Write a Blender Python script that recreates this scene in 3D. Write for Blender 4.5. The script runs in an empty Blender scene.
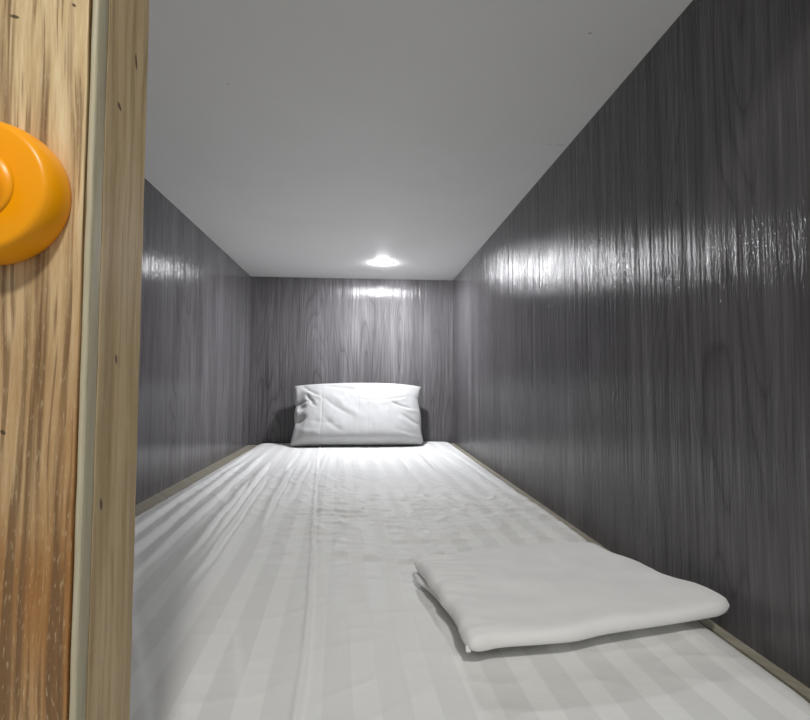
import bpy, bmesh, math, random
import numpy as np
from mathutils import Vector, Matrix

C = bpy.context.scene.collection
SC = bpy.context.scene
H = 0.41                      # height of the camera above the sleeping platform

# ------------------------------------------------------------------ camera
cam_d = bpy.data.cameras.new('camera')
cam = bpy.data.objects.new('camera', cam_d)
C.objects.link(cam)
cam_d.sensor_width = 36.0
cam_d.lens = 478.6 / 810.0 * 36.0
cam_d.clip_start = 0.01
_ps, _th, _ro = 0.0824891881, 0.0472974182, 0.0014498
_f = Vector((math.sin(_ps) * math.cos(_th), math.cos(_ps) * math.cos(_th), math.sin(_th)))
_r = Vector((math.cos(_ps), -math.sin(_ps), 0))
_u = _r.cross(_f)
_r2 = _r * math.cos(_ro) + _u * math.sin(_ro)
_u2 = _r2.cross(_f)
_m = Matrix((_r2, _u2, -_f)).transposed().to_4x4()
_m.translation = Vector((0, 0, H))
cam.matrix_world = _m
SC.camera = cam

# ------------------------------------------------------------------ world, lights, exposure
SC.view_settings.view_transform = 'Standard'
SC.view_settings.look = 'None'
SC.view_settings.gamma = 1.0
SC.view_settings.use_curve_mapping = False
SC.view_settings.exposure = 0.42

world = bpy.data.worlds.new('corridor_air')
SC.world = world
world.use_nodes = True
_bg = world.node_tree.nodes['Background']
_bg.inputs['Color'].default_value = (0.96, 0.97, 0.92, 1)
_bg.inputs['Strength'].default_value = 0.29

LAMP_L = 690.0                # radiance of the pod's own downlight


def area(name, loc, target, size, power, col):
    d = bpy.data.lights.new(name, 'AREA')
    d.shape = 'DISK'
    d.size = size
    d.energy = power
    d.color = col
    o = bpy.data.objects.new(name, d)
    C.objects.link(o)
    o.location = loc
    o.rotation_euler = (Vector(target) - Vector(loc)).to_track_quat('-Z', 'Y').to_euler()
    return o


# the ceiling lamp of the corridor, up and behind the camera
area('corridor_lamp', (0.12, -0.62, H + 1.0), (0.0, 0.5, H - 0.2), 0.12, 8.2, (1.0, 0.98, 0.93))

# ------------------------------------------------------------------ helpers
def tag(o, label=None, cat=None, group=None, kind=None):
    if label: o['label'] = label
    if cat: o['category'] = cat
    if group: o['group'] = group
    if kind: o['kind'] = kind
    return o


def empty(name, loc=(0, 0, 0)):
    o = bpy.data.objects.new(name, None)
    C.objects.link(o)
    o.location = loc
    o.empty_display_size = 0.05
    return o


def link(name, me, m, parent=None, smooth=True):
    o = bpy.data.objects.new(name, me)
    C.objects.link(o)
    if m: me.materials.append(m)
    if parent:
        o.parent = parent
        o.matrix_parent_inverse = Matrix.Translation(-parent.location)
    if smooth:
        for p in me.polygons: p.use_smooth = True
    return o


def from_bm(name, bm, m, parent=None, smooth=False):
    me = bpy.data.meshes.new(name)
    bmesh.ops.recalc_face_normals(bm, faces=bm.faces)
    bm.to_mesh(me); bm.free()
    return link(name, me, m, parent, smooth)


def box_bm(lo, hi, bevel=0.0, seg=2):
    bm = bmesh.new()
    bmesh.ops.create_cube(bm, size=1)
    for v in bm.verts:
        v.co = Vector([lo[i] + (v.co[i] + 0.5) * (hi[i] - lo[i]) for i in range(3)])
    if bevel:
        bmesh.ops.bevel(bm, geom=list(bm.edges), offset=bevel, segments=seg, profile=0.5, affect='EDGES')
    return bm


def box(name, lo, hi, m, parent=None, bevel=0.0, seg=2):
    return from_bm(name, box_bm(lo, hi, bevel, seg), m, parent, smooth=False)


def grid_mesh(name, P, extra_faces=()):
    """P: (n, m, 3) array -> mesh of quads."""
    n, k = P.shape[:2]
    me = bpy.data.meshes.new(name)
    idx = np.arange(n * k).reshape(n, k)
    q = np.stack([idx[:-1, :-1], idx[1:, :-1], idx[1:, 1:], idx[:-1, 1:]], -1).reshape(-1, 4)
    faces = [tuple(int(i) for i in f) for f in q] + list(extra_faces)
    me.from_pydata([tuple(map(float, v)) for v in P.reshape(-1, 3)], [], faces)
    me.update()
    return me


def perlin(x, y, seed):
    rs = np.random.RandomState(seed)
    perm = rs.permutation(256)
    ang = rs.rand(256) * 2 * np.pi
    gx, gy = np.cos(ang), np.sin(ang)
    xi, yi = np.floor(x).astype(int), np.floor(y).astype(int)
    xf, yf = x - xi, y - yi
    fade = lambda t: t * t * t * (t * (t * 6 - 15) + 10)
    def g(ix, iy, dx, dy):
        h = perm[(perm[ix % 256] + iy) % 256]
        return gx[h] * dx + gy[h] * dy
    u, v = fade(xf), fade(yf)
    a = g(xi, yi, xf, yf); b = g(xi + 1, yi, xf - 1, yf)
    c = g(xi, yi + 1, xf, yf - 1); d = g(xi + 1, yi + 1, xf - 1, yf - 1)
    return (a * (1 - u) + b * u) * (1 - v) + (c * (1 - u) + d * u) * v


def sstep(a, b, x):
    t = np.clip((x - a) / (b - a), 0, 1)
    return t * t * (3 - 2 * t)


# ------------------------------------------------------------------ materials
class NT:
    def __init__(s, name):
        s.m = bpy.data.materials.new(name)
        s.m.use_nodes = True
        s.t = s.m.node_tree
        s.b = s.t.nodes['Principled BSDF']
    def n(s, typ, **kw):
        nd = s.t.nodes.new(typ)
        for k, v in kw.items(): setattr(nd, k, v)
        return nd
    def l(s, a, b): s.t.links.new(a, b)
    def val(s, inp, v):
        if hasattr(v, 'is_linked') or isinstance(v, bpy.types.NodeSocket): s.l(v, inp)
        else: inp.default_value = v
    def math(s, op, a, b=None, c=None):
        nd = s.n('ShaderNodeMath', operation=op)
        s.val(nd.inputs[0], a)
        if b is not None: s.val(nd.inputs[1], b)
        if c is not None: s.val(nd.inputs[2], c)
        return nd.outputs[0]
    def comb(s, x, y, z):
        nd = s.n('ShaderNodeCombineXYZ')
        for i, v in enumerate((x, y, z)): s.val(nd.inputs[i], v)
        return nd.outputs[0]
    def pos(s):
        tc = s.n('ShaderNodeTexCoord')
        sp = s.n('ShaderNodeSeparateXYZ')
        s.l(tc.outputs['Object'], sp.inputs[0])
        return tc.outputs['Object'], sp.outputs[0], sp.outputs[1], sp.outputs[2]
    def noise(s, vec, scale, detail=2.0, rough=0.5, dist=0.0):
        nd = s.n('ShaderNodeTexNoise')
        s.l(vec, nd.inputs['Vector'])
        nd.inputs['Scale'].default_value = scale
        nd.inputs['Detail'].default_value = detail
        nd.inputs['Roughness'].default_value = rough
        nd.inputs['Distortion'].default_value = dist
        return nd.outputs['Fac']
    def ramp(s, fac, stops):
        nd = s.n('ShaderNodeValToRGB')
        s.l(fac, nd.inputs[0])
        e = nd.color_ramp.elements
        while len(e) < len(stops): e.new(0.5)
        for el, (p, c) in zip(e, stops):
            el.position = p
            el.color = (c[0], c[1], c[2], 1) if hasattr(c, '__len__') else (c, c, c, 1)
        return nd.outputs[0]
    def mix(s, fac, a, b, mode='MIX'):
        nd = s.n('ShaderNodeMix', data_type='RGBA', blend_type=mode)
        s.val(nd.inputs[0], fac)
        for i, v in ((6, a), (7, b)):
            if isinstance(v, bpy.types.NodeSocket): s.l(v, nd.inputs[i])
            else: nd.inputs[i].default_value = (v[0], v[1], v[2], 1)
        return nd.outputs[2]
    def bump(s, h, strength, dist, prev=None):
        nd = s.n('ShaderNodeBump')
        s.l(h, nd.inputs['Height'])
        nd.inputs['Strength'].default_value = strength
        nd.inputs['Distance'].default_value = dist
        if prev is not None: s.l(prev, nd.inputs['Normal'])
        return nd.outputs[0]
    def set(s, **kw):
        for k, v in kw.items():
            i = s.b.inputs[k.replace('_', ' ')]
            s.val(i, v)
        return s


def laminate(name, axis, seed, k=1.0):
    """dark grey wood-print laminate with vertical grain; axis = world axis running along the wall"""
    t = NT(name)
    _, x, y, z = t.pos()
    a = x if axis == 'x' else y
    a = t.math('ADD', a, seed)
    zz = t.math('MULTIPLY', z, 0.13)
    base = t.comb(a, zz, seed)
    wob = t.noise(base, 7.0, 1.5, 0.45)
    rings = t.math('FRACT', t.math('MULTIPLY', wob, 30.0))
    ringl = t.ramp(rings, [(0.0, 0.0), (0.10, 0.55), (0.55, 1.0), (0.90, 0.75), (1.0, 0.0)])
    broad = t.noise(t.comb(a, t.math('MULTIPLY', z, 0.05), seed + 3.1), 14.0, 3.0, 0.6)
    fib = t.noise(t.comb(a, t.math('MULTIPLY', z, 0.022), seed + 7.7), 330.0, 3.0, 0.65)
    fib2 = t.noise(t.comb(a, t.math('MULTIPLY', z, 0.03), seed + 1.7), 120.0, 2.0, 0.6)
    f = t.math('ADD', t.math('MULTIPLY', broad, 0.42), t.math('MULTIPLY', fib, 0.28))
    f = t.math('ADD', f, t.math('MULTIPLY', fib2, 0.30))
    col = t.ramp(f, [(p, tuple(k * q for q in c)) for p, c in ((0.32, (0.062, 0.059, 0.062)), (0.50, (0.112, 0.107, 0.112)), (0.68, (0.200, 0.192, 0.201)))])
    mask = t.ramp(t.noise(t.comb(a, t.math('MULTIPLY', z, 0.2), seed + 11.0), 5.0, 1.0), [(0.42, 0.18), (0.6, 1.0)])
    dark = t.mix(t.math('MULTIPLY', t.math('SUBTRACT', 1.0, ringl), mask), (1, 1, 1), (0.64, 0.63, 0.63))
    t.l(t.mix(1.0, col, dark, 'MULTIPLY'), t.b.inputs['Base Color'])
    h = t.math('ADD', t.math('MULTIPLY', fib, 0.6), t.math('MULTIPLY', fib2, 0.6))
    h = t.math('ADD', h, t.math('MULTIPLY', ringl, 0.12))
    pore = t.noise(t.comb(a, t.math('MULTIPLY', z, 0.16), seed + 4.4), 480.0, 2.0, 0.6)
    streak = t.noise(t.comb(a, t.math('MULTIPLY', z, 0.03), seed + 6.1), 75.0, 2.0, 0.6)
    n0 = t.bump(h, 0.40, 0.0022)
    wide = t.noise(t.comb(a, t.math('MULTIPLY', z, 0.03), seed + 2.6), 24.0, 2.0, 0.6)
    n1 = t.bump(wide, 0.26, 0.0150, t.bump(streak, 0.45, 0.0060, n0))
    nrm = t.bump(pore, 0.62, 0.0012, n1)
    t.l(nrm, t.b.inputs['Normal'])
    t.set(Roughness=0.15, Anisotropic=0.7)
    tv = t.comb(1.0, 0.0, 0.0) if axis == 'x' else t.comb(0.0, 1.0, 0.0)
    t.l(tv, t.b.inputs['Tangent'])
    t.b.inputs['Specular IOR Level'].default_value = 0.28
    return t.m


def mat_ceiling():
    t = NT('ceiling_board')
    v, x, y, z = t.pos()
    n = t.noise(v, 5.0, 4.0, 0.6)
    col = t.ramp(n, [(0.3, (0.87, 0.87, 0.86)), (0.7, (0.90, 0.90, 0.895))])
    # a few scuffs on the board: small specks and one short scratch
    for (cx, cy, rx, ry) in ((0.305, 0.612, 0.0030, 0.0014), (0.391, 0.915, 0.0075, 0.0012), (0.366, 0.914, 0.0040, 0.0010),
                             (-0.223, 0.769, 0.0016, 0.0016)):
        dx = t.math('DIVIDE', t.math('SUBTRACT', x, cx), rx)
        dy = t.math('DIVIDE', t.math('SUBTRACT', y, cy), ry)
        d = t.math('ADD', t.math('MULTIPLY', dx, dx), t.math('MULTIPLY', dy, dy))
        s = t.math('MULTIPLY', t.math('LESS_THAN', d, 1.0), 0.5)
        col = t.mix(s, col, (0.22, 0.20, 0.17))
    t.l(col, t.b.inputs['Base Color'])
    t.l(t.bump(t.noise(v, 160.0, 2.0), 0.06, 0.001), t.b.inputs['Normal'])
    t.set(Roughness=0.6)
    t.b.inputs['Specular IOR Level'].default_value = 0.3
    return t.m


def mat_sheet():
    t = NT('satin_stripe_cotton')
    v, x, y, z = t.pos()
    # stripes run along the bed, slightly askew
    s = t.math('ADD', x, t.math('MULTIPLY', t.math('SUBTRACT', y, 0.38), 0.05))
    s = t.math('ADD', s, t.math('MULTIPLY', t.math('SUBTRACT', t.noise(t.comb(x, y, 0.0), 3.0, 1.0), 0.5), 0.012))
    per = 0.0485
    fr = t.math('FRACT', t.math('DIVIDE', t.math('ADD', s, 0.0334 + per * 20), per))
    st = t.ramp(fr, [(0.0, 1.0), (0.02, 0.0), (0.53, 0.0), (0.55, 1.0)])
    cl = t.mix(st, (0.775, 0.775, 0.765), (0.85, 0.85, 0.84))
    t.l(cl, t.b.inputs['Base Color'])
    t.l(t.math('ADD', 0.56, t.math('MULTIPLY', st, 0.16)), t.b.inputs['Roughness'])
    t.l(t.math('SUBTRACT', 0.30, t.math('MULTIPLY', st, 0.14)), t.b.inputs['Specular IOR Level'])
    w1 = t.noise(t.comb(t.math('MULTIPLY', x, 0.7), y, 0.0), 70.0, 3.0, 0.6)
    fine = t.noise(v, 900.0, 1.0)
    n1 = t.bump(w1, 0.16, 0.004)
    t.l(t.bump(fine, 0.10, 0.0006, n1), t.b.inputs['Normal'])
    t.b.inputs['Sheen Weight'].default_value = 0.1
    return t.m


def mat_cloth(name, c, scale=60.0, bs=0.12):
    t = NT(name)
    v, x, y, z = t.pos()
    n = t.noise(v, scale, 3.0, 0.6)
    k = t.ramp(n, [(0.3, tuple(i * 0.96 for i in c)), (0.7, c)])
    t.l(k, t.b.inputs['Base Color'])
    n1 = t.bump(n, bs, 0.003)
    t.l(t.bump(t.noise(v, 1200.0, 1.0), 0.08, 0.0005, n1), t.b.inputs['Normal'])
    t.set(Roughness=0.75)
    t.b.inputs['Specular IOR Level'].default_value = 0.2
    t.b.inputs['Sheen Weight'].default_value = 0.15
    return t.m


def mat_wood(name, stops, line_col, seed, scale=1.0, rough=0.4, knots=(), along='x', spec=0.4, lines=0.6, speck=0.25, bs=0.25, tint=None):
    """timber with vertical grain"""
    t = NT(name)
    v, x, y, z = t.pos()
    a = t.math('ADD', x, t.math('MULTIPLY', y, 0.8))
    wob = t.math('MULTIPLY', t.math('SUBTRACT', t.noise(t.comb(a, t.math('MULTIPLY', z, 0.25), seed), 22.0, 2.0), 0.5), 0.012)
    a = t.math('ADD', a, wob)
    broad = t.noise(t.comb(a, t.math('MULTIPLY', z, 0.05), seed), 110.0 * scale, 3.0, 0.6)
    fib = t.noise(t.comb(a, t.math('MULTIPLY', z, 0.06), seed + 5), 900.0 * scale, 3.0, 0.7)
    lin = t.noise(t.comb(a, t.math('MULTIPLY', z, 0.025), seed + 9), 160.0 * scale, 3.0, 0.55)
    f = t.math('ADD', t.math('MULTIPLY', broad, 0.65), t.math('MULTIPLY', fib, 0.35))
    col = t.ramp(f, stops)
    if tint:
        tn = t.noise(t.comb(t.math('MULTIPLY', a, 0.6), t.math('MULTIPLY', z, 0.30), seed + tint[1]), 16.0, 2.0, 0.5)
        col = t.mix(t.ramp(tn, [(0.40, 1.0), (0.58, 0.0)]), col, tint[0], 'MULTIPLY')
    lm = t.math('MULTIPLY', t.ramp(lin, [(0.50, 0.0), (0.60, 1.0)]), lines)
    col = t.mix(lm, col, line_col)
    lin2 = t.noise(t.comb(a, t.math('MULTIPLY', z, 0.03), seed + 15), 430.0 * scale, 2.0, 0.5)
    col = t.mix(t.math('MULTIPLY', t.ramp(lin2, [(0.55, 0.0), (0.63, 1.0)]), lines * 0.8), col, line_col)
    # pale pores / flecks
    sp = t.noise(t.comb(a, t.math('MULTIPLY', z, 0.16), seed + 2), 1300.0, 2.0)
    col = t.mix(t.math('MULTIPLY', t.ramp(sp, [(0.58, 0.0), (0.70, 1.0)]), speck), col, (0.62, 0.48, 0.29))
    for (kx, ky, kz, rx, rz) in knots:
        if along == 'x':
            d1 = t.math('DIVIDE', t.math('SUBTRACT', x, kx), rx)
        else:
            d1 = t.math('DIVIDE', t.math('SUBTRACT', y, ky), rx)
        d2 = t.math('DIVIDE', t.math('SUBTRACT', z, kz), rz)
        d1 = t.math('ADD', d1, t.math('MULTIPLY', d2, 0.45))
        d = t.math('ADD', t.math('MULTIPLY', d1, d1), t.math('MULTIPLY', d2, d2))
        col = t.mix(t.ramp(d, [(0.3, 0.9), (1.0, 0.0)]), col, (0.06, 0.035, 0.015))
    t.l(col, t.b.inputs['Base Color'])
    h = t.math('ADD', t.math('MULTIPLY', fib, 0.7), t.math('MULTIPLY', lm, -0.8))
    t.l(t.bump(h, bs, 0.0012), t.b.inputs['Normal'])
    t.set(Roughness=rough)
    t.b.inputs['Specular IOR Level'].default_value = spec
    return t.m


def mat_plain(name, c, rough=0.5, spec=0.4, n=0.05):
    t = NT(name)
    v, x, y, z = t.pos()
    k = t.ramp(t.noise(v, 40.0, 3.0), [(0.3, tuple(i * (1 - n) for i in c)), (0.7, c)])
    t.l(k, t.b.inputs['Base Color'])
    t.set(Roughness=rough)
    t.b.inputs['Specular IOR Level'].default_value = spec
    return t.m


def mat_emit(name, c, s):
    t = NT(name)
    t.b.inputs['Base Color'].default_value = (0.9, 0.9, 0.9, 1)
    t.b.inputs['Emission Color'].default_value = (*c, 1)
    t.b.inputs['Emission Strength'].default_value = s
    return t.m


M_side = laminate('grey_laminate_side', 'y', 3.0)
M_side_lit = laminate('grey_laminate_side_lit', 'y', 8.4, 1.5)  # same laminate, lamp light on the left wall put into a lighter colour
M_back_lit = laminate('grey_laminate_back_lit', 'x', 5.3, 1.55)  # same laminate again, colour lightened to carry the downlight's brightness here
M_ceil = mat_ceiling()
M_sheet = mat_sheet()
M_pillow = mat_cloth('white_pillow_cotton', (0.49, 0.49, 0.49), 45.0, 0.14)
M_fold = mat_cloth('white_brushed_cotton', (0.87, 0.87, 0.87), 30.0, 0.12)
M_batten = mat_wood('beige_batten', [(0.3, (0.26, 0.24, 0.19)), (0.7, (0.40, 0.37, 0.30))], (0.2, 0.17, 0.12), 2.0, rough=0.6, lines=0.3, speck=0.1)
M_plat = mat_plain('plywood_platform', (0.35, 0.26, 0.16), 0.7)

# ------------------------------------------------------------------ the pod
XL, XR, YB, ZC = -0.519, 0.4066, 2.2, H + 0.4795
Y0 = 0.17                     # mouth of the pod
LEDGE = H - 0.279
T = 0.02


def struct(name, lo, hi, m, label=None):
    o = box(name, lo, hi, m)
    o['kind'] = 'structure'
    if label: o['label'] = label
    return o


struct('floor', (XL - T, Y0, -0.03), (XR + T, YB + T, 0.0), M_plat)
struct('ceiling', (XL - T, Y0, ZC), (XR + T, YB + T, ZC + 0.02), M_ceil)
struct('wall_left', (XL - T, Y0, 0.0), (XL, YB, ZC), M_side_lit)
struct('wall_right', (XR, Y0, 0.0), (XR + T, YB, ZC), M_side)
struct('wall_back', (XL - T, YB, 0.0), (XR + T, YB + T, ZC), M_back_lit)
struct('trim_1', (XL, 0.26, 0.0), (-0.476, YB - 0.001, LEDGE), M_batten)
struct('trim_2', (0.393, 0.26, 0.0), (XR, YB - 0.001, LEDGE), M_batten)

# ------------------------------------------------------------------ mattress and sheet
TOP = H - 0.26
SX0, SX1, SY0, SY1 = -0.472, 0.391, 0.262, 2.188
mb = box_bm((SX0 + 0.014, SY0 + 0.014, 0.0), (SX1 - 0.014, SY1 - 0.014, TOP - 0.014))
bmesh.ops.bevel(mb, geom=[e for e in mb.edges if abs(e.verts[0].co.z - e.verts[1].co.z) > 0.05 and e.verts[0].co.y < 1], offset=0.15, segments=8, profile=0.5, affect='EDGES')
bmesh.ops.bevel(mb, geom=[e for e in mb.edges if abs(e.verts[0].co.z - e.verts[1].co.z) > 0.05 and e.verts[0].co.y > 1], offset=0.05, segments=5, profile=0.5, affect='EDGES')
bmesh.ops.bevel(mb, geom=[e for e in mb.edges if e.verts[0].co.z > 0.05 and e.verts[1].co.z > 0.05], offset=0.02, segments=3, profile=0.5, affect='EDGES')
tag(from_bm('mattress', mb, mat_cloth('mattress_ticking', (0.6, 0.6, 0.58))),
    'single mattress lying in the pod under the striped sheet', 'mattress')


def wrinkles(X, Y):
    Z = np.zeros_like(X)
    # long pulled folds running down the left half from the pillow
    folds = [(-0.316, 1.612, -0.25, 0.788, 0.0034, 0.011), (-0.225, 1.50, -0.192, 0.95, 0.0034, 0.009),
             (-0.27, 1.35, -0.232, 0.70, 0.0036, 0.009), (-0.305, 1.30, -0.271, 0.78, 0.0030, 0.009),
             (-0.365, 1.75, -0.32, 0.70, 0.0032, 0.012), (-0.40, 1.60, -0.36, 0.62, 0.0030, 0.012),
             (-0.43, 1.9, -0.41, 0.70, 0.0026, 0.012), (-0.185, 1.62, -0.165, 1.10, 0.0022, 0.008),
             (-0.25, 1.85, -0.235, 1.45, 0.0020, 0.009), (-0.14, 1.85, -0.13, 1.3, 0.0016, 0.008),
             (-0.09, 1.80, -0.08, 1.35, 0.0014, 0.008), (-0.04, 1.85, -0.045, 1.45, 0.0012, 0.009),
             (0.03, 1.85, 0.035, 1.5, 0.0012, 0.010), (0.11, 1.85, 0.12, 1.4, 0.0013, 0.012),
             (0.19, 1.95, 0.205, 1.45, 0.0015, 0.012), (0.255, 2.0, 0.29, 1.4, 0.0020, 0.012),
             (0.31, 1.95, 0.33, 1.2, 0.0018, 0.012), (-0.34, 0.75, -0.20, 0.36, 0.0012, 0.016),
             (-0.29, 0.62, -0.15, 0.36, 0.0009, 0.014), (-0.38, 0.68, -0.25, 0.34, 0.0010, 0.018),
             (-0.15, 0.56, -0.10, 0.40, 0.0007, 0.012)]
    for k, (xa, ya, xb, yb, amp, w) in enumerate(folds):
        s = np.clip((Y - ya) / (yb - ya), -0.5, 1.5)
        xc = xa + (xb - xa) * s + 0.006 * perlin(Y * 5, Y * 0 + k * 3.7, 40 + k)
        win = sstep(-0.12, 0.2, s) * (1 - sstep(0.75, 1.15, s))
        d = (X - xc) / w
        # asymmetric: gentle on one side, sharp on the other
        Z += 2.0 * amp * win * (np.exp(-np.where(d > 0, d * 2.4, d * 0.75) ** 2) - 0.45 * np.exp(-((d - 0.95) * 2.0) ** 2))
    # pressed crease down the middle-left
    pts = [(-0.19, 2.1), (-0.168, 1.753), (-0.112, 1.087), (-0.077, 0.724), (-0.062, 0.55), (-0.054, 0.424), (-0.05, 0.3)]
    yy = [p[1] for p in pts][::-1]; xx = [p[0] for p in pts][::-1]
    xc = np.interp(Y, yy, xx) + 0.0025 * perlin(Y * 14, Y * 0 + 2.2, 7)
    d = (X - xc)
    Z += 0.0026 * np.exp(-(d / 0.0030) ** 2) - 0.0016 * np.exp(-((d - 0.0065) / 0.0045) ** 2)
    # transverse crumple across the middle of the bed
    win = np.exp(-((Y - 0.95) / 0.24) ** 2) * sstep(-0.22, -0.08, X)
    r = 1 - np.abs(perlin(X * 8 + 3 * Y, Y * 26 + 2.5 * X, 11)) * 2.2
    Z += 0.0060 * win * np.clip(r, 0, 1) ** 2
    r2 = 1 - np.abs(perlin(X * 18 - 4 * Y, Y * 34, 12)) * 2.0
    Z += 0.0034 * win * np.clip(r2, 0, 1) ** 2
    r3 = 1 - np.abs(perlin(X * 22 + 9 * Y, Y * 9, 13)) * 2.2
    Z += 0.0026 * np.exp(-((Y - 1.25) / 0.35) ** 2) * np.clip(r3, 0, 1) ** 2
    # the clear cross fold where the crumple ends
    yc = 0.745 + 0.024 * perlin(X * 7, X * 0 + 1.1, 21) * 2 + 0.03 * (X > 0.05) * (X - 0.05)
    wn = sstep(-0.17, -0.09, X) * (1 - sstep(0.30, 0.36, X))
    dd = (Y - yc)
    Z += wn * (0.0040 * np.exp(-(dd / 0.012) ** 2) - 0.0022 * np.exp(-((dd + 0.018) / 0.012) ** 2))
    yc2 = 0.80 + 0.012 * perlin(X * 9, X * 0 + 4.4, 22) * 2
    dd = (Y - yc2)
    Z += wn * sstep(-0.02, 0.1, X) * 0.0026 * np.exp(-(dd / 0.008) ** 2)
    # soft overall undulation
    Z += 0.0030 * perlin(X * 4, Y * 3, 31) + 0.0012 * perlin(X * 13, Y * 9, 32)
    # faint cross ripples toward the foot
    rip = 1 - np.abs(perlin(X * 9 + 6 * Y, Y * 22 - 5 * X, 15)) * 2.4
    Z += 0.0010 * sstep(0.75, 0.5, Y) * np.clip(rip, 0, 1) ** 2
    return Z


def make_sheet():
    nx, ny = 420, 600
    # denser toward the camera along y
    u = np.linspace(0, 1, nx)
    v = np.linspace(0, 1, ny)
    vy = SY0 + (SY1 - SY0) * (0.55 * v + 0.45 * v ** 2)
    X, Y = np.meshgrid(SX0 + (SX1 - SX0) * u, vy, indexing='ij')
    dx = np.minimum(X - SX0, SX1 - X)
    dyb = SY1 - Y
    dyf = Y - SY0
    # distance to the rounded rectangle (plan corner radius)
    R, RN = 0.05, 0.15
    def rr(dx, dy, R):
        ix, iy = np.clip(R - dx, 0, None), np.clip(R - dy, 0, None)
        return R - np.sqrt(ix ** 2 + iy ** 2)
    d = np.minimum(rr(dx, dyb, R), np.where(Y < 1.0, rr(dx, dyf, RN), 1.0))
    r = 0.026
    e = np.clip(r - d, 0, r)
    drop = r - np.sqrt(np.clip(r * r - e * e, 0, None))
    soft = 0.008 * (1 - sstep(0.0, 0.10, d))            # edges sag a little
    Z = TOP - drop - soft + wrinkles(X, Y) * sstep(0.0, 0.03, d)
    # cut plan corners in: pull points outside the rounded outline back to it
    for sx in (-1, 1):
        for (R, sy) in ((RN, -1), (R, 1)):
            cx = SX0 + R if sx < 0 else SX1 - R
            cy = SY0 + R if sy < 0 else SY1 - R
            qx, qy = (X - cx) * sx, (Y - cy) * sy
            ln = np.sqrt(qx ** 2 + qy ** 2)
            out = (qx > 0) & (qy > 0) & (ln > R)
            k = np.where(out, R / np.maximum(ln, 1e-6), 1.0)
            X = np.where(out, cx + (X - cx) * k, X)
            Y = np.where(out, cy + (Y - cy) * k, Y)
    P = np.stack([X, Y, Z], -1)
    ring = [(i, 0) for i in range(nx)] + [(nx - 1, j) for j in range(1, ny)] + \
           [(i, ny - 1) for i in range(nx - 2, -1, -1)] + [(0, j) for j in range(ny - 2, 0, -1)]
    base = nx * ny
    allv = [P.reshape(-1, 3)]
    faces = []
    prev = [i * ny + j for i, j in ring]
    n = len(ring)
    rp = np.array([P[i, j] for i, j in ring])
    for zt in (0.09, 0.05, 0.012):
        q = rp.copy(); q[:, 2] = zt
        cur = [base + k for k in range(n)]
        base += n
        allv.append(q)
        for k in range(n):
            k2 = (k + 1) % n
            faces.append((prev[k], cur[k], cur[k2], prev[k2]))
        prev = cur
    V = np.concatenate(allv)
    me = bpy.data.meshes.new('bed_sheet')
    idx = np.arange(nx * ny).reshape(nx, ny)
    q = np.stack([idx[:-1, :-1], idx[1:, :-1], idx[1:, 1:], idx[:-1, 1:]], -1).reshape(-1, 4)
    me.from_pydata(V.tolist(), [], q.tolist() + faces)
    me.update()
    return me


sheet = link('bed_sheet', make_sheet(), M_sheet)
tag(sheet, 'white satin-striped bed sheet stretched over the mattress, wrinkled along the left side', 'bed sheet')

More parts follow.
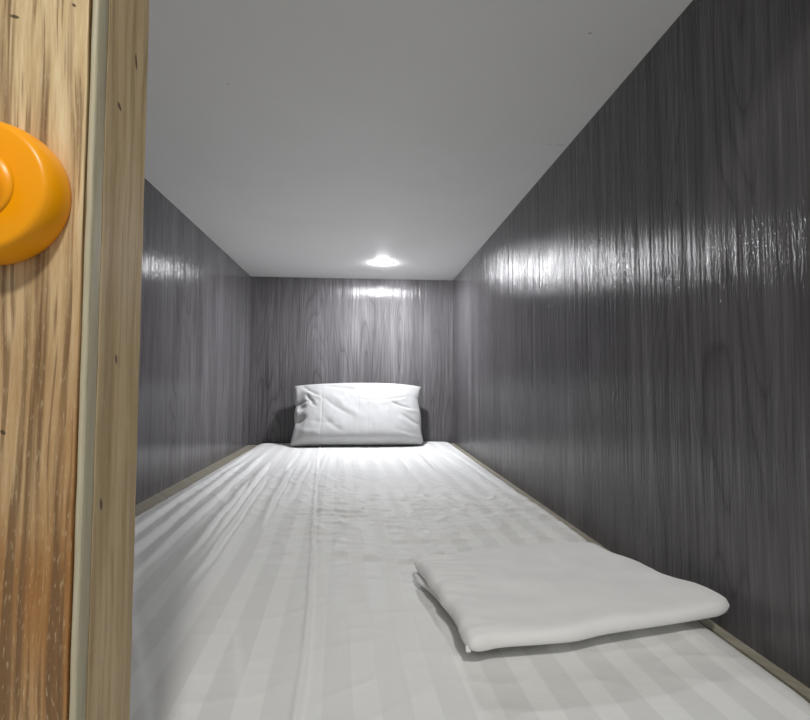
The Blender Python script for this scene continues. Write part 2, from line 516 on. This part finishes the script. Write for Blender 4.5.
# ------------------------------------------------------------------ pillow
def make_pillow():
    nu, nv = 190, 110
    U, V = np.meshgrid(np.linspace(-1, 1, nu), np.linspace(0, 1, nv), indexing='ij')
    px = lambda p: (p - 357.0) / 65.0
    pv = lambda q: (447.0 - q) / 62.0
    mpx = 0.00415
    # outlines measured along the height
    lv = [0, 0.08, 0.2, 0.32, 0.36, 0.5, 0.6, 0.64, 0.68, 0.8, 1.0]
    lx = [-66, -65.5, -64.5, -63.5, -63.8, -65, -65, -63.6, -65.5, -67, -68]
    rv = [0, 0.06, 0.2, 0.45, 0.73, 0.93, 1.0]
    rx = [64, 66, 64.5, 65.5, 63.5, 66.5, 68]
    L = np.interp(V, lv, lx); Rr = np.interp(V, rv, rx)
    X = (L + (Rr - L) * (U + 1) / 2) * mpx - 0.0305
    top = 0.985 + 0.035 * (1 - (U - 0.15) ** 2) - 0.03 * np.clip(U, 0, 1) ** 3
    bot = 0.05 * np.clip(U - 0.55, 0, 1) ** 1.5 + 0.012 * np.clip(-U - 0.6, 0, 1)
    S = bot + (top - bot) * V
    prof = np.clip(1 - np.abs(U) ** 5, 0, 1) ** 0.55 * np.clip(1 - np.abs(2 * V - 1) ** np.where(V < 0.5, 7.0, 3.6), 0, 1) ** 0.5
    fl = sstep(-0.80, -0.95, U)                          # open end of the case
    Tf = 0.058 * prof * (1.22 - 0.44 * V)
    Tb = 0.075 * prof
    puff = 0.0
    for (a, b, h) in ((0.66, 1.0, 0.016), (0.36, 0.62, 0.018), (0.02, 0.32, 0.016)):
        c, w = (a + b) / 2, (b - a) / 2
        puff = puff + h * np.clip(1 - ((V - c) / w) ** 2, 0, 1) ** 0.6
    endw = np.clip(1 - np.clip((-U - 0.93) / 0.07, 0, 1) ** 2, 0, 1)
    Tf = Tf * (1 - 0.55 * fl) + fl * puff * endw
    W = np.zeros_like(U)
    def ridge(x0, y0, x1, y1, amp, w=1.6, fade=0.25):
        """line fold in measured units along the face"""
        ax, ay, bx, by = px(x0), pv(y0), px(x1), pv(y1)
        pu, pvv = U * 65, V * 62
        A = np.array([ax * 65, ay * 62]); B = np.array([bx * 65, by * 62])
        d = B - A; Ln = np.hypot(*d); d = d / Ln
        s = ((pu - A[0]) * d[0] + (pvv - A[1]) * d[1]) / Ln
        q = (-(pu - A[0]) * d[1] + (pvv - A[1]) * d[0]) / w
        q = q + 0.5 * np.sin(s * 3.1)
        win = sstep(-fade, fade, s) * (1 - sstep(1 - fade, 1 + fade, s))
        return amp * win * np.exp(-q * q)
    for a in ((301, 388, 318, 403, -0.007, 1.8), (306, 401, 314, 413, -0.008, 1.6), (303, 396, 320, 404, 0.005, 2.2),
              (327, 392, 360, 396, -0.004, 1.8), (330, 389, 365, 392, 0.003, 2.5), (322, 405, 348, 423, -0.0035, 2.0),
              (323, 426, 343, 439, -0.004, 2.2), (332, 403, 360, 425, 0.003, 3.0), (345, 395, 372, 402, -0.003, 2.0),
              (384, 408, 408, 403, -0.0028, 1.3), (383, 411, 406, 405, 0.0022, 2.0), (391, 410, 410, 415, -0.006, 1.5),
              (402, 423, 421, 431, -0.007, 1.7), (400, 427, 420, 436, 0.004, 2.4), (404, 417, 421, 416, 0.004, 2.2),
              (395, 437, 420, 440, -0.003, 2.0), (359, 408, 381, 408, -0.0016, 0.8), (321, 398, 321, 446, -0.0022, 0.8),
              (358, 386, 358, 440, -0.0012, 0.8), (367, 412, 367, 440, -0.0012, 0.8), (390, 414, 390, 430, -0.002, 1.0),
              (297, 434, 320, 440, 0.003, 2.5), (310, 428, 335, 431, -0.002, 2.0)):
        W += ridge(*a)
    # hollows in the open end
    for (hx, hy, rxx, ryy, dep) in ((300, 413, 4.5, 3.0, 0.012), (300, 423.5, 4.5, 3.2, 0.013), (299, 402, 3.5, 5, 0.003)):
        W -= dep * np.exp(-(((U * 65 - (hx - 357)) / rxx) ** 2 + ((V * 62 - (447 - hy)) / ryy) ** 2) ** 1.5)
    W += 0.004 * perlin(U * 4, V * 3, 51) + 0.002 * perlin(U * 10, V * 7, 52)
    edge = np.clip(1 - np.maximum(np.abs(U), np.abs(2 * V - 1)) ** 14, 0, 1)
    Tf = Tf + W * edge
    hem = 0.0025
    front = Tf + hem * edge
    back = -(Tb + hem * edge)
    A = Vector((0, 1.998, H - 0.2615)); B = Vector((0, 2.150, H - 0.010))
    Ld = (B - A)
    nrm = Vector((0, -Ld.z, Ld.y)).normalized()
    def pts(Tn):
        Yp = A.y + Ld.y * S + nrm.y * Tn
        Zp = A.z + Ld.z * S + nrm.z * Tn
        Zp = np.maximum(Zp, H - 0.2585 + 0.004 * edge * (Tn < 0))
        return np.stack([X, Yp, Zp], -1)
    PF, PB = pts(front), pts(back)
    PB[..., 1] = np.minimum(PB[..., 1], YB - 0.004)
    n = nu * nv
    idx = np.arange(n).reshape(nu, nv)
    q = np.stack([idx[:-1, :-1], idx[1:, :-1], idx[1:, 1:], idx[:-1, 1:]], -1).reshape(-1, 4)
    qb = q[:, ::-1] + n
    fs = q.tolist() + qb.tolist()
    me = bpy.data.meshes.new('pillow')
    me.from_pydata(np.concatenate([PF.reshape(-1, 3), PB.reshape(-1, 3)]).tolist(), [], fs)
    bm = bmesh.new(); bm.from_mesh(me)
    bmesh.ops.remove_doubles(bm, verts=bm.verts, dist=0.0004)
    bmesh.ops.recalc_face_normals(bm, faces=bm.faces)
    bm.to_mesh(me); bm.free()
    return me


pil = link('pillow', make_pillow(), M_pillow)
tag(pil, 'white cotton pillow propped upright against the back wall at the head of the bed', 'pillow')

# ------------------------------------------------------------------ folded cloth
def resample(poly, n):
    p = np.array(poly, float)
    # closed Catmull-Rom through the points, then even spacing
    out = []
    m = len(p)
    for i in range(m):
        p0, p1, p2, p3 = p[i - 1], p[i], p[(i + 1) % m], p[(i + 2) % m]
        for t in np.linspace(0, 1, 14, endpoint=False):
            out.append(0.5 * ((2 * p1) + (-p0 + p2) * t + (2 * p0 - 5 * p1 + 4 * p2 - p3) * t * t + (-p0 + 3 * p1 - 3 * p2 + p3) * t ** 3))
    out = np.array(out + [out[0]])
    s = np.concatenate([[0], np.cumsum(np.hypot(*np.diff(out, axis=0).T))])
    q = np.linspace(0, s[-1], n, endpoint=False)
    return np.stack([np.interp(q, s, out[:, 0]), np.interp(q, s, out[:, 1])], -1)


def slab(name, outline, z0, thick, seed, mat, parent, relief=1.0, edge_pow=4.0, thin=None):
    """soft layer of cloth: rounded rim, gently uneven top"""
    n, rings = 300, 60
    o = resample(outline, n)
    c = o.mean(0)
    V, F = [], []
    s = np.linspace(0, 1, rings + 1)[1:] ** 0.8
    def top(pt, k):
        edge = max(0.0, 1 - k ** 18) ** 0.5
        return pt, edge
    X = c[0] + (o[None, :, 0] - c[0]) * s[:, None]
    Y = c[1] + (o[None, :, 1] - c[1]) * s[:, None]
    K = np.repeat(s[:, None], n, 1)
    rim = np.clip(1 - K ** 30, 0, 1) ** 0.5
    w = 0.0028 * perlin(X * 14, Y * 14, seed) + 0.0020 * perlin(X * 9 + 5, Y * 30, seed + 1) + 0.0012 * perlin(X * 40, Y * 26, seed + 2)
    # pinched gathers along the left hem
    lm = sstep(0.16, 0.075, X)
    gath = 0.0042 * lm * (1 - np.abs(perlin(X * 10, Y * 42, seed + 3)) * 3)
    soft = 1.0 + 0.0 * X
    if thin is not None: soft = thin(X, Y)
    Zt = z0 + thick * (0.5 + 0.5 * rim * soft) + relief * (w + gath) * rim
    Zb = z0 + thick * 0.5 * (1 - rim) + 0 * K
    top_v = np.stack([X, Y, Zt], -1).reshape(-1, 3)
    bot_v = np.stack([X, Y, Zb], -1)[:-1].reshape(-1, 3)
    cz_t, cz_b = (c[0], c[1], float(Zt[0].mean())), (c[0], c[1], z0)
    verts = top_v.tolist() + bot_v.tolist() + [cz_t, cz_b]
    nt = rings * n
    it, ib = nt + (rings - 1) * n, nt + (rings - 1) * n + 1
    for k in range(rings - 1):
        for j in range(n):
            j2 = (j + 1) % n
            F.append((k * n + j, k * n + j2, (k + 1) * n + j2, (k + 1) * n + j)[::-1])
            a, b = nt + k * n + j, nt + k * n + j2
            if k < rings - 2: cc, dd = nt + (k + 1) * n + j2, nt + (k + 1) * n + j
            else: cc, dd = (rings - 1) * n + j2, (rings - 1) * n + j
            F.append((a, b, cc, dd))
    for j in range(n):
        j2 = (j + 1) % n
        F.append((it, j, j2)); F.append((ib, nt + j2, nt + j))
    me = bpy.data.meshes.new(name)
    me.from_pydata(verts, [], F)
    bm = bmesh.new(); bm.from_mesh(me)
    bmesh.ops.recalc_face_normals(bm, faces=bm.faces)
    bm.to_mesh(me); bm.free()
    return link(name, me, mat, parent)


ZS = TOP + 0.0035
fold = tag(empty('folded_blanket', (0.22, 0.55, TOP)), 'plain white blanket folded flat on the sheet near the right wall', 'blanket')
up = [(0.102, 0.440), (0.124, 0.445), (0.165, 0.447), (0.20, 0.450), (0.240, 0.461), (0.315, 0.474), (0.360, 0.483), (0.380, 0.488), (0.3945, 0.500),
      (0.3955, 0.520), (0.390, 0.540), (0.376, 0.556), (0.366, 0.572), (0.364, 0.592), (0.358, 0.622), (0.342, 0.648), (0.337, 0.678), (0.330, 0.692),
      (0.298, 0.694), (0.193, 0.680), (0.107, 0.660), (0.074, 0.650), (0.066, 0.640), (0.074, 0.60), (0.076, 0.58), (0.083, 0.55), (0.083, 0.532),
      (0.090, 0.508), (0.092, 0.482), (0.091, 0.465), (0.094, 0.446)]
lo = [(0.106, 0.458), (0.125, 0.462), (0.20, 0.478), (0.30, 0.498), (0.345, 0.512), (0.345, 0.535), (0.33, 0.56), (0.315, 0.67), (0.2, 0.670),
      (0.10, 0.655), (0.068, 0.642), (0.066, 0.622), (0.072, 0.606), (0.080, 0.585), (0.087, 0.555), (0.094, 0.52), (0.097, 0.49), (0.098, 0.468)]
slab('lower_fold', lo, ZS, 0.008, 61, M_fold, fold, relief=0.15)
slab('upper_fold', up, ZS + 0.0082, 0.0175, 64, M_fold, fold, relief=0.9)
# little white tag showing at the front left corner
tb = box_bm((0.0935, 0.4455, ZS + 0.0085), (0.0985, 0.4500, ZS + 0.0150), 0.0012)
tg = from_bm('care_tag', tb, mat_plain('glossy_white_tag', (0.9, 0.9, 0.9), 0.2), fold)
tg['label'] = 'small shiny white tag'

# ------------------------------------------------------------------ downlight
def lathe(profile, centre, axis='z', seg=64):
    bm = bmesh.new()
    rings = []
    for (r, h) in profile:
        ring = []
        for k in range(seg if r > 1e-6 else 1):
            a = 2 * math.pi * k / seg
            p = (r * math.cos(a), r * math.sin(a), h) if axis == 'z' else (r * math.cos(a), -h, r * math.sin(a))
            ring.append(bm.verts.new(Vector(centre) + Vector(p)))
        rings.append(ring)
    for a, b in zip(rings, rings[1:]):
        for k in range(seg):
            k2 = (k + 1) % seg
            if len(a) == 1 and len(b) == 1: continue
            if len(a) == 1: bm.faces.new((a[0], b[k], b[k2]))
            elif len(b) == 1: bm.faces.new((a[k], a[k2], b[0]))
            else: bm.faces.new((a[k], a[k2], b[k2], b[k]))
    return bm


LX, LY = 0.068, 1.901
lamp = tag(empty('ceiling_downlight', (LX, LY, ZC)), 'small round white downlight glowing in the ceiling above the pillow', 'ceiling light')
from_bm('trim_ring', lathe([(0.0292, 0.0), (0.043, 0.0), (0.0425, -0.0004), (0.0410, -0.0006), (0.0310, -0.0003), (0.0292, -0.0002), (0.0292, 0.0)], (LX, LY, ZC)),
        mat_plain('white_enamel', (0.85, 0.85, 0.85), 0.35), lamp, smooth=True)
from_bm('diffuser', lathe([(0.0290, -0.0002), (0.0290, -0.0009), (0.0278, -0.0020), (0.0240, -0.0033), (0.0180, -0.0041), (0.0090, -0.0046), (0.0, -0.0047)], (LX, LY, ZC)),
        mat_emit('led_diffuser', (0.955, 0.965, 1.0), LAMP_L), lamp, smooth=True)

# ------------------------------------------------------------------ wooden post with the orange knob
M_timber = mat_wood('pale_timber', [(0.30, (0.42, 0.29, 0.15)), (0.5, (0.55, 0.41, 0.235)), (0.72, (0.66, 0.53, 0.34))], (0.30, 0.20, 0.095), 4.0,
                    rough=0.55, lines=0.5, speck=0.25,
                    knots=((0, 0.2135, H + 0.1205, 0.0018, 0.0018), (0, 0.227, H + 0.150, 0.0013, 0.0042), (0, 0.217, H + 0.010, 0.0011, 0.0024), (0, 0.2085, H - 0.05, 0.0012, 0.003)), along='y')
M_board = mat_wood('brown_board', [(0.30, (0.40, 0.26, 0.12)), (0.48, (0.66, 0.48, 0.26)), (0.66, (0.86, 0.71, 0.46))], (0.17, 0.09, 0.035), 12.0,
                   rough=0.42, lines=0.85, speck=0.4, spec=0.5, tint=((0.50, 0.31, 0.17), 20.0),  # reddish wood tint; overhead glare at the top also put into the colour
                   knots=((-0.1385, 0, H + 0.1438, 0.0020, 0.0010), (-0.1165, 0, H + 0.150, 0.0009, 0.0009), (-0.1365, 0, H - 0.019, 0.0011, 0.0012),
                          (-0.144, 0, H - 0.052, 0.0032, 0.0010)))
M_edging = mat_wood('pale_edging', [(0.30, (0.42, 0.37, 0.25)), (0.7, (0.58, 0.53, 0.39))], (0.2, 0.16, 0.09), 6.0, rough=0.5, lines=0.2, speck=0.1, bs=0.4)
M_orange = mat_plain('orange_plastic', (1.0, 0.39, 0.0), 0.33, 0.35, 0.03)

post = tag(empty('wooden_post', (-0.155, 0.215, 0.0)), 'wooden post at the pod mouth, brown-fronted pale timber with an orange knob', 'post')


def timber_bm(lo, hi, r):
    """square timber, its long edges rounded"""
    bm = box_bm(lo, hi)
    es = [e for e in bm.edges if abs(e.verts[0].co.z - e.verts[1].co.z) > 0.1]
    bmesh.ops.bevel(bm, geom=es, offset=r, segments=5, profile=0.5, affect='EDGES')
    long_e = [e for e in bm.edges if abs(e.verts[0].co.z - e.verts[1].co.z) > 0.1]
    bmesh.ops.subdivide_edges(bm, edges=long_e, cuts=90, use_grid_fill=True)
    rnd = random.Random(4)
    for v in bm.verts:                                  # slightly uneven sawn arris
        v.co.x += 0.00006 * math.sin(v.co.z * 130 + v.co.y * 300) + 0.00004 * math.sin(v.co.z * 410)
        v.co.y += 0.00005 * math.sin(v.co.z * 170 + v.co.x * 500)
    return bm


from_bm('timber', timber_bm((-0.204, 0.2030, 0.0), (-0.1078, 0.239, ZC - 0.0005), 0.0007), M_timber, post, smooth=False)
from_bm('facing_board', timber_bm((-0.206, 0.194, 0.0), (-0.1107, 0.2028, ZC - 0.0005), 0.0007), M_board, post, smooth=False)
from_bm('edging_strip', timber_bm((-0.1102, 0.1946, 0.0), (-0.1076, 0.2027, ZC - 0.0005), 0.0011), M_edging, post, smooth=True)
KX, KY, KZ = -0.1411, 0.1942, H + 0.0711
disc = lathe([(0.0, -0.0), (0.0258, 0.0), (0.0266, 0.0008), (0.0269, 0.003), (0.0267, 0.0065), (0.0260, 0.0095), (0.0249, 0.0117), (0.0240, 0.0126), (0.0228, 0.0129),
              (0.0150, 0.0130), (0.0, 0.0130)], (KX, KY, KZ), axis='y', seg=96)
knob = from_bm('knob', disc, M_orange, post, smooth=True)
knob['label'] = 'round orange plastic knob'
stem = lathe([(0.0, 0.0128), (0.0148, 0.0128), (0.0125, 0.0134), (0.0110, 0.0147), (0.0102, 0.0170), (0.0098, 0.0210), (0.0097, 0.0270), (0.0088, 0.0300), (0.0060, 0.0318),
              (0.0, 0.0323)], (KX, KY, KZ), axis='y', seg=64)
st = from_bm('stem', stem, M_orange, None, smooth=True)
st.parent = knob
